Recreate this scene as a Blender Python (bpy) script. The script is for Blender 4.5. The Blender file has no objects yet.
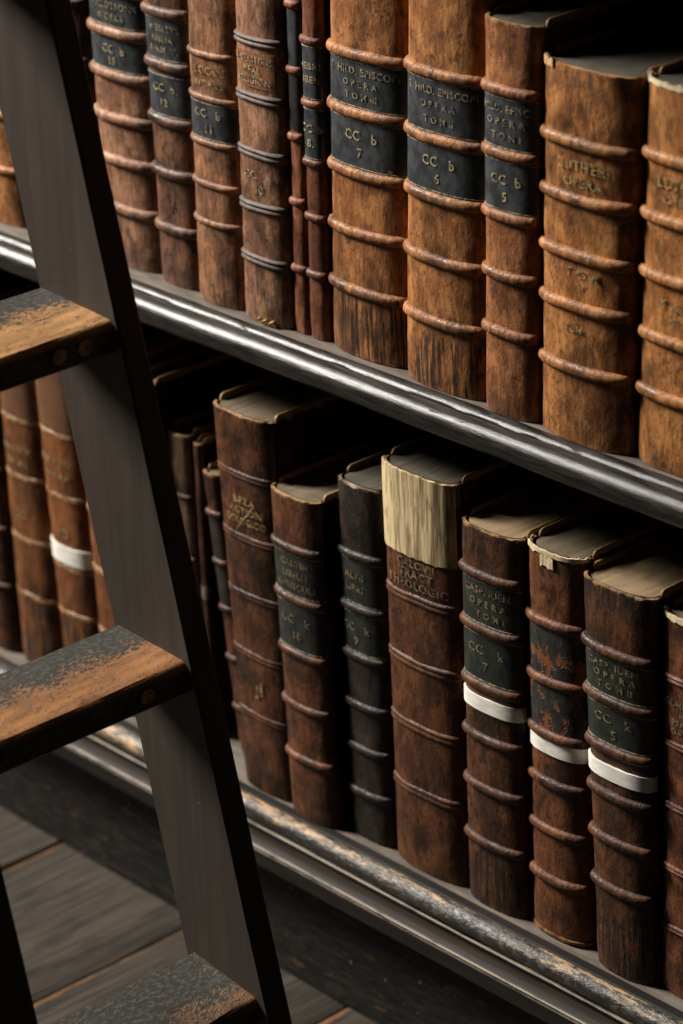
import bpy, math, random
from mathutils import Vector, Matrix, noise
random.seed(7)
S = bpy.context.scene
COL = S.collection
LZ, UZ = 0.2075, 0.7075            # shelf heights above the floor

# ------------------------------------------------------------------ camera
cam_d = bpy.data.cameras.new('camera')
cam = bpy.data.objects.new('camera', cam_d); COL.objects.link(cam)
yaw, pitch, roll, fpx = 0.84631798, -0.4255034, -0.03939318, 3151.6
F = Vector((-math.sin(yaw)*math.cos(pitch), math.cos(yaw)*math.cos(pitch), math.sin(pitch)))
rt = F.cross(Vector((0, 0, 1))).normalized(); up = rt.cross(F)
r2 = rt*math.cos(roll) + up*math.sin(roll); u2 = -rt*math.sin(roll) + up*math.cos(roll)
CP = Vector((2.01604523, -1.79064842, 1.78311226))
cam.matrix_world = Matrix(((r2.x, u2.x, -F.x, CP.x), (r2.y, u2.y, -F.y, CP.y), (r2.z, u2.z, -F.z, CP.z), (0, 0, 0, 1)))
cam_d.sensor_fit = 'VERTICAL'; cam_d.sensor_height = 36.0
cam_d.lens = 36.0*fpx/1024
cam_d.clip_start = 0.05
cam_d.dof.use_dof = True; cam_d.dof.focus_distance = 2.80; cam_d.dof.aperture_fstop = 4.5
S.camera = cam

# ------------------------------------------------------------------ world and light
w = bpy.data.worlds.new('world'); S.world = w; w.use_nodes = True
bg = w.node_tree.nodes['Background']
bg.inputs[0].default_value = (0.95, 0.95, 1.0, 1); bg.inputs[1].default_value = 0.009
def area(name, loc, target, sx, sy, power, col):
    d = bpy.data.lights.new(name, 'AREA'); d.shape = 'RECTANGLE'; d.size = sx; d.size_y = sy
    d.energy = power; d.color = col
    o = bpy.data.objects.new(name, d); COL.objects.link(o)
    o.location = loc
    o.rotation_euler = (Vector(target) - Vector(loc)).to_track_quat('-Z', 'Y').to_euler()
    return o
LD = Vector((-0.775, -0.30, 0.56)).normalized()
T0 = Vector((0.05, 0.0, 0.75))
area('window_light', T0 + LD*4.2, T0, 0.9, 1.6, 520.0, (1.0, 0.94, 0.86))

S.view_settings.view_transform = 'Standard'; S.view_settings.look = 'None'
S.view_settings.gamma = 1.0; S.view_settings.exposure = 0.0; S.view_settings.use_curve_mapping = False

# ------------------------------------------------------------------ node helpers
class NT:
    def __init__(s, name):
        s.m = bpy.data.materials.new(name); s.m.use_nodes = True
        s.t = s.m.node_tree; s.n = s.t.nodes; s.b = s.n['Principled BSDF']
        s.co = s.n.new('ShaderNodeTexCoord').outputs['Object']
    def link(s, a, b): s.t.links.new(a, b)
    def noise(s, sc, scale=1.0, detail=4.0, rough=0.55, off=(0, 0, 0)):
        mp = s.n.new('ShaderNodeMapping'); mp.inputs['Scale'].default_value = sc; mp.inputs['Location'].default_value = off
        s.link(s.co, mp.inputs[0])
        t = s.n.new('ShaderNodeTexNoise'); t.inputs['Scale'].default_value = scale
        t.inputs['Detail'].default_value = detail; t.inputs['Roughness'].default_value = rough
        s.link(mp.outputs[0], t.inputs['Vector']); return t.outputs[0]
    def rng(s, v, a, b, lo=0.0, hi=1.0):
        r = s.n.new('ShaderNodeMapRange'); r.interpolation_type = 'SMOOTHSTEP'
        r.inputs[1].default_value = a; r.inputs[2].default_value = b; r.inputs[3].default_value = lo; r.inputs[4].default_value = hi
        s.link(v, r.inputs[0]); return r.outputs[0]
    def math(s, op, a, b=None):
        n = s.n.new('ShaderNodeMath'); n.operation = op; n.use_clamp = False
        for i, v in enumerate((a, b)):
            if v is None: continue
            if isinstance(v, (int, float)): n.inputs[i].default_value = v
            else: s.link(v, n.inputs[i])
        return n.outputs[0]
    def mix(s, f, a, b):
        n = s.n.new('ShaderNodeMix'); n.data_type = 'RGBA'
        for i, v in ((0, f), (6, a), (7, b)):
            if isinstance(v, (int, float)): n.inputs[i].default_value = v
            elif isinstance(v, tuple): n.inputs[i].default_value = (*v[:3], 1)
            else: s.link(v, n.inputs[i])
        return n.outputs[2]
    def sep(s):
        n = s.n.new('ShaderNodeSeparateXYZ'); s.link(s.co, n.inputs[0]); return n.outputs
    def out(s, col, rough=0.5, bump=None, strength=0.3, dist=0.002, spec=0.4, metal=0.0):
        if isinstance(col, tuple): s.b.inputs['Base Color'].default_value = (*col[:3], 1)
        else: s.link(col, s.b.inputs['Base Color'])
        if isinstance(rough, (int, float)): s.b.inputs['Roughness'].default_value = rough
        else: s.link(rough, s.b.inputs['Roughness'])
        s.b.inputs['Specular IOR Level'].default_value = spec
        s.b.inputs['Metallic'].default_value = metal
        if bump is not None:
            bn = s.n.new('ShaderNodeBump'); bn.inputs['Strength'].default_value = strength; bn.inputs['Distance'].default_value = dist
            s.link(bump, bn.inputs['Height']); s.link(bn.outputs[0], s.b.inputs['Normal'])
        return s.m

def lerp3(a, b, t): return tuple(a[i]*(1-t)+b[i]*t for i in range(3))

def leather(name, base, light, dark, H, seed=0.0, patch=0.66, tail=0.0, tail_h=0.06, head=0.0, rim=0.8, rough=0.46, spec=0.26, rimcol=(0.34, 0.20, 0.09)):
    n = NT(name); o = (seed*3.1, seed*1.7, seed*2.3)
    mott = n.rng(n.noise((46, 46, 30), 1, 6, 0.72, o), 0.40, 0.60)
    c = n.mix(mott, base, light)
    streak = n.rng(n.noise((220, 220, 34), 1, 4, 0.65, (o[1], o[0], o[2])), 0.42, 0.70)
    c = n.mix(n.math('MULTIPLY', streak, 0.6), c, lerp3(base, dark, 0.65))
    big = n.rng(n.noise((20, 20, 13), 1, 6, 0.66, (o[1], o[2], o[0])), 0.48, 0.64)
    c = n.mix(n.math('MULTIPLY', big, patch), c, dark)
    sm = n.rng(n.noise((75, 75, 60), 1, 5, 0.72, (o[2], o[0], o[1])), 0.55, 0.66)
    c = n.mix(n.math('MULTIPLY', sm, min(1.0, patch*1.1)), c, dark)
    fib = n.rng(n.noise((280, 280, 95), 1, 5, 0.75, o), 0.53, 0.64)
    c = n.mix(n.math('MULTIPLY', fib, min(1, patch)*0.8), c, dark)
    scr = n.rng(n.noise((170, 170, 75), 1, 4, 0.75, (o[0]+9, o[1], o[2])), 0.63, 0.74)
    c = n.mix(n.math('MULTIPLY', scr, 0.5), c, lerp3(light, (0.5, 0.34, 0.2), 0.25))
    z = n.sep()[2]
    if tail:
        crack = n.rng(n.noise((300, 300, 16), 1, 4, 0.7, (o[1]+4, o[2], o[0])), 0.46, 0.56)
        zz = n.math('ADD', z, n.math('MULTIPLY', n.math('SUBTRACT', n.noise((40, 40, 40), 1, 3, 0.6, o), 0.5), 0.10))
        c = n.mix(n.math('MULTIPLY', n.math('MULTIPLY', crack, n.rng(zz, tail_h*0.6, tail_h, 1, 0)), tail), c, (0.008, 0.007, 0.006))
    if head:
        fr = n.rng(n.noise((240, 240, 40), 1, 4, 0.7, (o[2]+2, o[0], o[1])), 0.40, 0.56)
        zz = n.math('ADD', z, n.math('MULTIPLY', n.math('SUBTRACT', n.noise((60, 60, 60), 1, 3, 0.6, o), 0.5), 0.06))
        c = n.mix(n.math('MULTIPLY', n.math('MULTIPLY', fr, n.rng(zz, H-0.035, H-0.012)), head), c, (0.01, 0.009, 0.007))
    zz = n.math('ADD', z, n.math('MULTIPLY', n.math('SUBTRACT', n.noise((120, 120, 120), 1, 3, 0.6, o), 0.5), 0.014))
    c = n.mix(n.math('MULTIPLY', n.rng(zz, H-0.0045, H-0.0015), rim), c, rimcol)
    bm = n.math('ADD', n.math('MULTIPLY', n.noise((330, 330, 330), 1, 3, 0.6, o), 0.5), n.math('ADD', n.math('MULTIPLY', fib, -0.5), n.math('MULTIPLY', mott, 0.6)))
    rg = n.rng(big, 0, 1, rough+0.06, rough-0.08)
    return n.out(c, rg, bm, 0.42, 0.0014, spec)

def simple(name, c1, c2, sc, rough=0.6, spec=0.3, bump=0.3, lo=0.35, hi=0.65, dist=0.001, metal=0.0):
    n = NT(name); f = n.noise(sc, 1, 4, 0.65)
    return n.out(n.mix(n.rng(f, lo, hi), c1, c2), rough, f, bump, dist, spec, metal)

def chipped(name, black, wood, amount, sc, rough=0.3, spec=0.5, grain=(6, 160, 160), wood2=None, fleck=0.0):
    n = NT(name)
    g = n.noise(grain, 1, 5, 0.7)
    ch = n.noise(sc, 1, 6, 0.72, (3, 1, 2))
    mask = n.rng(ch, 0.70-amount*0.3, 0.75-amount*0.3)
    wc = n.mix(n.rng(g, 0.35, 0.65), wood, wood2 or lerp3(wood, (0, 0, 0), 0.5))
    bc = n.mix(n.rng(g, 0.4, 0.7), black, lerp3(black, (0.12, 0.10, 0.08), 0.22))
    c = n.mix(mask, bc, wc)
    if fleck:
        fl = n.rng(n.noise((110, 110, 110), 1, 2, 0.5, (7, 7, 7)), 0.73, 0.77)
        c = n.mix(n.math('MULTIPLY', fl, fleck), c, (0.35, 0.31, 0.25))
    b = n.math('SUBTRACT', g, n.math('MULTIPLY', mask, 0.8))
    rg = n.rng(mask, 0, 1, rough, 0.65)
    return n.out(c, rg, b, 0.35, 0.0012, spec)

# ------------------------------------------------------------------ mesh helpers
def mesh_obj(name, verts, faces, mat, parent=None, smooth=True, label=None, loc=None):
    me = bpy.data.meshes.new(name); me.from_pydata([tuple(v) for v in verts], [], faces); me.update()
    if smooth:
        me.polygons.foreach_set('use_smooth', [True]*len(me.polygons))
        try: me.set_sharp_from_angle(angle=math.radians(34))
        except Exception: pass
    if mat: me.materials.append(mat)
    o = bpy.data.objects.new(name, me); COL.objects.link(o)
    if parent: o.parent = parent
    if label: o['label'] = label
    if loc: o.location = loc
    return o

def thing(name, label, cat, loc, group=None):
    o = bpy.data.objects.new(name, None); COL.objects.link(o); o.empty_display_size = 0.05
    o.location = loc; o['label'] = label; o['category'] = cat
    if group: o['group'] = group
    return o

def boxv(x0, x1, y0, y1, z0, z1, bev=0.0):
    """box, with all long edges chamfered when bev > 0 (section in x-z, swept along y)"""
    if not bev:
        v = [(x, y, z) for x in (x0, x1) for y in (y0, y1) for z in (z0, z1)]
        f = [(0, 1, 3, 2), (4, 6, 7, 5), (0, 4, 5, 1), (2, 3, 7, 6), (0, 2, 6, 4), (1, 5, 7, 3)]
        return v, f
    sec = [(x0+bev, z0), (x1-bev, z0), (x1, z0+bev), (x1, z1-bev), (x1-bev, z1), (x0+bev, z1), (x0, z1-bev), (x0, z0+bev)]
    v = [(x, y0, z) for x, z in sec] + [(x, y1, z) for x, z in sec]
    f = [tuple(range(8)), tuple(range(15, 7, -1))] + [(i, i+8, (i+1) % 8+8, (i+1) % 8) for i in range(8)]
    return v, f

def sweep_x(profile, x0, x1, n, wob=0.0, seed=0.0, closed=True):
    v, f = [], []; k = len(profile)
    for i in range(n+1):
        x = x0+(x1-x0)*i/n
        for j, (y, z) in enumerate(profile):
            d = noise.noise(Vector((x*7, j*0.15+seed, seed)))*wob + noise.noise(Vector((x*45, j*0.6, seed+5)))*wob*0.35
            v.append((x, y+d, z+d*0.8))
    for i in range(n):
        for j in range(k if closed else k-1):
            a = i*k+j; b = i*k+(j+1) % k
            f.append((a, b, b+k, a+k))
    if closed:
        f.append(tuple(range(k-1, -1, -1))); f.append(tuple(n*k+j for j in range(k)))
    return v, f

# ------------------------------------------------------------------ materials of the woodwork
M_nose = chipped('ebonised_shelf_edge', (0.007, 0.0065, 0.006), (0.07, 0.055, 0.04), 0.16, (14, 110, 110), 0.30, 0.30, (30, 420, 420))
M_shelf = simple('dusty_shelf_top', (0.16, 0.135, 0.11), (0.09, 0.075, 0.06), (14, 60, 60), 0.7, 0.25)
M_dark = simple('dark_case_wood', (0.010, 0.009, 0.008), (0.020, 0.016, 0.013), (6, 60, 60), 0.65, 0.15)
def worn_moulding():
    n = NT('worn_base_moulding'); z = n.sep()[2]
    pit = n.rng(n.noise((120, 240, 240), 1, 4, 0.7, (1, 5, 2)), 0.44, 0.62)
    lg = n.noise((9, 80, 80), 1, 6, 0.72, (3, 1, 2))
    c = n.mix(pit, (0.026, 0.024, 0.021), (0.090, 0.080, 0.066))
    c = n.mix(n.math('MULTIPLY', n.rng(n.noise((9, 60, 60), 1, 4, 0.7, (8, 2, 2)), 0.45, 0.62), 0.7), c, (0.014, 0.013, 0.012))
    up = n.rng(n.math('ADD', z, n.math('MULTIPLY', n.math('SUBTRACT', lg, 0.5), 0.05)), LZ-0.0085, LZ-0.0035)
    m = n.math('MULTIPLY', n.math('MULTIPLY', up, n.rng(lg, 0.50, 0.60)), n.rng(n.noise((70, 260, 260), 1, 4, 0.7), 0.40, 0.58))
    c = n.mix(m, c, (0.40, 0.26, 0.13))
    return n.out(c, 0.42, n.math('ADD', pit, n.math('MULTIPLY', m, -0.7)), 0.35, 0.0012, 0.42)
M_mould = worn_moulding()
M_cove = chipped('base_cove_wood', (0.022, 0.017, 0.013), (0.30, 0.18, 0.09), 0.05, (9, 60, 60), 0.6, 0.2, (10, 300, 300))
M_fillet = simple('fillet_painted_highlight', (0.20, 0.16, 0.12), (0.03, 0.024, 0.02), (26, 90, 90), 0.5, 0.3, 0.2, 0.45, 0.7)  # pale colour paints in the light these small ledges catch
M_plinth = chipped('scuffed_black_plinth', (0.009, 0.009, 0.008), (0.13, 0.062, 0.026), 0.34, (22, 40, 60), 0.62, 0.16, (40, 200, 200), fleck=0.5)

# ------------------------------------------------------------------ floor
fl = mesh_obj('floor', *boxv(-2.6, 2.4, -3.2, 0.45, -0.06, -0.022), simple('subfloor', (0.01, 0.009, 0.008), (0.02, 0.016, 0.012), (5, 5, 5), 0.9), None, False)
fl['kind'] = 'structure'
def plank_mat(name, seed):
    n = NT(name)
    g = n.noise((170, 7, 60), 1, 5, 0.65, (seed, seed*2, 0)); g2 = n.noise((45, 12, 30), 1, 4, 0.6, (seed*3, 0, seed))
    c = n.mix(n.rng(g, 0.3, 0.7), (0.020, 0.016, 0.012), (0.062, 0.050, 0.037))
    c = n.mix(n.math('MULTIPLY', n.rng(g2, 0.45, 0.7), 0.8), c, (0.009, 0.008, 0.006))
    fk = n.rng(n.noise((130, 60, 60), 1, 3, 0.6, (seed, 5, 1)), 0.71, 0.76)
    c = n.mix(n.math('MULTIPLY', fk, 0.7), c, (0.26, 0.19, 0.12))
    x = n.sep()[0]; wv = n.math('MULTIPLY', n.math('SUBTRACT', n.noise((30, 9, 30), 1, 4, 0.7, (seed, 3, 3)), 0.5), 0.045)
    e = n.rng(n.math('ADD', n.math('ABSOLUTE', x), wv), 0.108, 0.117)
    # worn orange along the left arris only
    left = n.rng(x, -0.05, 0.0, 1, 0)
    c = n.mix(n.math('MULTIPLY', n.math('MULTIPLY', e, left), 0.75), c, (0.22, 0.10, 0.035))
    rr = n.rng(g2, 0.3, 0.7, 0.5, 0.65)
    return n.out(c, rr, n.math('ADD', g, n.math('MULTIPLY', g2, 0.7)), 0.6, 0.003, 0.25)
PM = [plank_mat('floor_plank_%s' % s, k*1.7+1) for k, s in enumerate(('ash', 'smoke', 'umber'))]
pw = 0.2365; px0 = -0.5008
def plank_mesh(seed, m):
    hw = pw/2-0.0016; v, f = [], []; ny = 28
    sec = [(-hw, -0.02), (-hw, -0.0025), (-hw+0.003, 0), (-hw*0.5, 0.0004), (0, 0), (hw*0.5, 0.0003), (hw-0.003, 0), (hw, -0.0025), (hw, -0.02)]
    for i in range(ny+1):
        y = -3.1+3.115*i/ny
        for j, (x, z) in enumerate(sec):
            dz = noise.noise(Vector((x*14+seed, y*4, seed)))*0.0012 if 1 < j < 7 else 0
            v.append((x, y, z+dz))
    k = len(sec)
    for i in range(ny):
        for j in range(k-1):
            a = i*k+j; f.append((a, a+1, a+1+k, a+k))
    f.append(tuple(range(k))); f.append(tuple(ny*k+j for j in range(k-1, -1, -1)))
    return v, f
pmeshes = []
for k in range(3):
    o = mesh_obj('plank', *plank_mesh(k*3.3, PM[k]), PM[k], fl, True); pmeshes.append(o)
for i in range(-8, 11):
    src = pmeshes[i % 3]
    if -8 <= i < -5: o = src
    else: o = src.copy(); COL.objects.link(o); o.parent = fl
    o.location = (px0+pw*(i+0.5), 0, 0.001*((i*37) % 5-2)*0.3)

wb = mesh_obj('wall_back', *boxv(-2.6, 2.4, 0.40, 0.50, 0.0, 2.8), simple('dim_plaster', (0.10, 0.085, 0.07), (0.07, 0.06, 0.05), (4, 4, 4), 0.9, 0.1), None, False)
wb['kind'] = 'structure'
# ------------------------------------------------------------------ bookcase
XA, XB = -0.66, 0.475
case = thing('bookcase', 'black wooden bookcase with rounded glossy shelf edges holding two rows of old books', 'bookcase', (0, 0, 0))
def shelf_profile(z0):
    r = 0.0138; yc, zc = -0.003, z0-0.0135
    p = [(0.37, z0-0.024), (0.37, z0), (0.0165, z0), (0.0155, z0+0.0004), (0.0135, z0+0.0030), (0.0105, z0+0.0042), (0.0060, z0+0.0040), (0.0025, z0+0.0024), (0.0010, z0+0.0002), (0.0010, z0-0.0022)]
    for k in range(15):
        a = math.radians(78+k*(202/14.0)); p.append((yc+r*math.cos(a), zc+r*math.sin(a)))
    p.append((0.006, z0-0.0265)); p.append((0.010, z0-0.024))
    return p
for z0 in (UZ, UZ+0.462):
    board = [(0.37, z0-0.024), (0.37, z0), (0.0166, z0), (0.0166, z0-0.024)]
    mesh_obj('shelf', *sweep_x(board, XA, XB, 30), M_shelf, case, False)
    nose = shelf_profile(z0)[2:-1]+[(0.0166, z0-0.0262)]
    mesh_obj('shelf_nosing', *sweep_x(nose, XA, XB, 120, 0.0009, z0*3), M_nose, case, True, 'glossy black half-round shelf edge')
zl = LZ
mesh_obj('shelf', *sweep_x([(0.37, zl-0.022), (0.37, zl), (-0.006, zl), (-0.006, zl-0.022)], XA, XB, 30), M_shelf, case, False, 'dusty bottom shelf')
# lower moulding: flat strip + worn torus, cove, fillets with painted highlight, fascia
strip = [(-0.006, zl-0.012), (-0.006, zl+0.0001), (-0.0150, zl+0.0001), (-0.0166, zl-0.0008), (-0.0166, zl-0.012)]
mesh_obj('edge_strip', *sweep_x(strip, XA, XB, 60, 0.0002, 9.0), M_dark, case, False, 'black strip along the front of the bottom shelf')
tor = [(-0.006, zl-0.0245), (-0.006, zl-0.0012), (-0.0168, zl-0.0012)]
yc, zc, r = -0.0192, zl-0.0122, 0.0112
for k in range(13):
    a = math.radians(80+k*(184/12.0)); tor.append((yc+r*math.cos(a), zc+r*math.sin(a)))
tor.append((-0.0215, zl-0.0245))
mesh_obj('base_moulding', *sweep_x(tor, XA, XB, 200, 0.0014, 2.0), M_mould, case, True, 'worn rounded moulding with bare wood showing through black paint')
led = [(-0.004, zl-0.0225), (-0.0285, zl-0.0225), (-0.0292, zl-0.0230), (-0.0292, zl-0.0246), (-0.0280, zl-0.0252), (-0.004, zl-0.0252)]
mesh_obj('fillet', *sweep_x(led, XA, XB, 80, 0.0004, 5.0), M_fillet, case, False, 'thin fillet with painted highlight under the rounded moulding')
cove = [(-0.004, zl-0.0252), (-0.0262, zl-0.0252), (-0.0264, zl-0.0290), (-0.0272, zl-0.0340), (-0.0294, zl-0.0390), (-0.0330, zl-0.0425), (-0.004, zl-0.0425)]
mesh_obj('cove_moulding', *sweep_x(cove, XA, XB, 60, 0.0004, 4.0), M_cove, case, True)
fil = [(-0.004, zl-0.0425), (-0.0340, zl-0.0425), (-0.0350, zl-0.0431), (-0.0350, zl-0.0443), (-0.0328, zl-0.0449), (-0.0328, zl-0.0460), (-0.0346, zl-0.0466), (-0.0346, zl-0.0478), (-0.004, zl-0.0482)]
mesh_obj('fillet', *sweep_x(fil, XA, XB, 60, 0.0003, 6.0), M_fillet, case, False, 'thin double fillet with painted highlight')
fas = [(-0.004, zl-0.0482), (-0.0345, zl-0.0482), (-0.0345, zl-0.0640), (-0.0315, zl-0.0668), (-0.004, zl-0.0668)]
mesh_obj('fascia', *sweep_x(fas, XA, XB, 40, 0.0004, 8.0), M_dark, case, False)
mesh_obj('plinth', *sweep_x([(-0.003, 0.002), (-0.003, zl-0.0668), (0.02, zl-0.0668), (0.02, 0.002)], XA, XB, 60, 0.0006, 3.0), M_plinth, case, False, 'scuffed black plinth board')
mesh_obj('back_panel', *boxv(XA, XB, 0.371, 0.39, 0.002, UZ+0.462), M_dark, case, False)
for xx in (XA-0.03, XB): mesh_obj('upright', *boxv(xx, xx+0.03, 0.012, 0.39, 0.002, UZ+0.466), M_dark, case, False)

# ------------------------------------------------------------------ books
def arc_pts(T, b, e=0.80, n=28):
    """outline of a rounded spine, from the left joint to the right one: (x, y), y negative = outwards"""
    P = []
    for i in range(n+1):
        th = math.pi - math.pi*i/n
        c, s = math.cos(th), math.sin(th)
        P.append((T/2*math.copysign(abs(c)**e, c), -b*T*abs(s)**e))
    return P
def normals(P):
    N = []
    for i in range(len(P)):
        a = P[max(i-1, 0)]; c = P[min(i+1, len(P)-1)]
        dx, dy = c[0]-a[0], c[1]-a[1]; L = math.hypot(dx, dy) or 1
        N.append((dy/L, -dx/L))
    return N
def arclen(P):
    s = [0.0]
    for i in range(1, len(P)): s.append(s[-1]+math.hypot(P[i][0]-P[i-1][0], P[i][1]-P[i-1][1]))
    return s
M_page = None
def page_mat(name, c1, c2):
    n = NT(name)
    ln = n.noise((900, 10, 30), 1, 3, 0.6); bl = n.noise((30, 26, 30), 1, 4, 0.6)
    c = n.mix(n.rng(ln, 0.35, 0.65), c1, c2)
    c = n.mix(n.math('MULTIPLY', n.rng(bl, 0.45, 0.7), 0.6), c, lerp3(c1, (0, 0, 0), 0.45))
    return n.out(c, 0.85, ln, 0.5, 0.001, 0.15)
M_page = page_mat('dusty_page_edges', (0.10, 0.075, 0.05), (0.19, 0.15, 0.10))
M_page_grey = page_mat('grey_page_edges', (0.065, 0.058, 0.044), (0.125, 0.112, 0.085))
M_page_tan = page_mat('tan_page_edges', (0.21, 0.145, 0.08), (0.34, 0.25, 0.15))
def gold_mat(name, gold, under, wear):
    n = NT(name); f = n.noise((240, 240, 240), 1, 3, 0.6)
    c = n.mix(n.rng(f, wear-0.08, wear+0.08), under, gold)
    return n.out(c, 0.42, f, 0.2, 0.0005, 0.6, 0.0)
M_gold = gold_mat('worn_gold_tooling', (0.36, 0.285, 0.16), (0.06, 0.052, 0.04), 0.47)
M_gold_dim = gold_mat('dull_gold_tooling', (0.36, 0.25, 0.11), (0.11, 0.055, 0.026), 0.50)
M_gold_title = gold_mat('rubbed_gold_title', (0.27, 0.22, 0.13), (0.04, 0.038, 0.032), 0.49)
M_gold_faint = gold_mat('faint_gold_tooling', (0.20, 0.15, 0.08), (0.03, 0.026, 0.018), 0.48)
M_gold_line = gold_mat('faded_gold_line', (0.34, 0.29, 0.19), (0.06, 0.055, 0.045), 0.47)
M_lab_blue = simple('blue_black_label_leather', (0.012, 0.015, 0.018), (0.045, 0.050, 0.055), (90, 90, 60), 0.45, 0.5, 0.3)
M_lab_green = simple('green_black_label_leather', (0.008, 0.011, 0.009), (0.024, 0.028, 0.022), (90, 90, 60), 0.45, 0.45, 0.3)
M_lab_dim = simple('dark_brown_label_leather', (0.010, 0.008, 0.007), (0.026, 0.018, 0.013), (90, 90, 60), 0.45, 0.45, 0.3)
def torn_label():
    n = NT('torn_black_label'); f = n.noise((55, 55, 40), 1, 5, 0.7, (2, 8, 4)); g = n.noise((140, 140, 90), 1, 4, 0.7)
    c = n.mix(n.rng(g, 0.3, 0.7), (0.008, 0.009, 0.008), (0.03, 0.03, 0.026))
    c = n.mix(n.rng(f, 0.53, 0.57), c, (0.17, 0.052, 0.016))
    return n.out(c, 0.5, n.math('SUBTRACT', g, n.rng(f, 0.53, 0.57)), 0.5, 0.0014, 0.4)
M_lab_torn = torn_label()
M_white = simple('white_paper_band', (0.80, 0.77, 0.70), (0.66, 0.63, 0.56), (70, 70, 200), 0.75, 0.2, 0.15)
M_parch = NT('torn_parchment')
def _parch(n):
    g = n.noise((170, 170, 13), 1, 5, 0.7); f = n.noise((60, 60, 25), 1, 4, 0.7, (4, 2, 1))
    c = n.mix(n.rng(g, 0.38, 0.60), (0.24, 0.165, 0.08), (0.60, 0.48, 0.28))
    c = n.mix(n.math('MULTIPLY', n.rng(f, 0.56, 0.72), 0.75), c, (0.16, 0.09, 0.035))
    return n.out(c, 0.8, g, 0.6, 0.0016, 0.15)
M_parch = _parch(M_parch)
M_cream = simple('cream_vellum', (0.62, 0.52, 0.34), (0.36, 0.25, 0.12), (130, 130, 90), 0.7, 0.25, 0.3, 0.45, 0.75)
M_flake = simple('bare_tan_leather', (0.55, 0.37, 0.19), (0.30, 0.17, 0.07), (150, 150, 150), 0.8, 0.15, 0.4)

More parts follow.
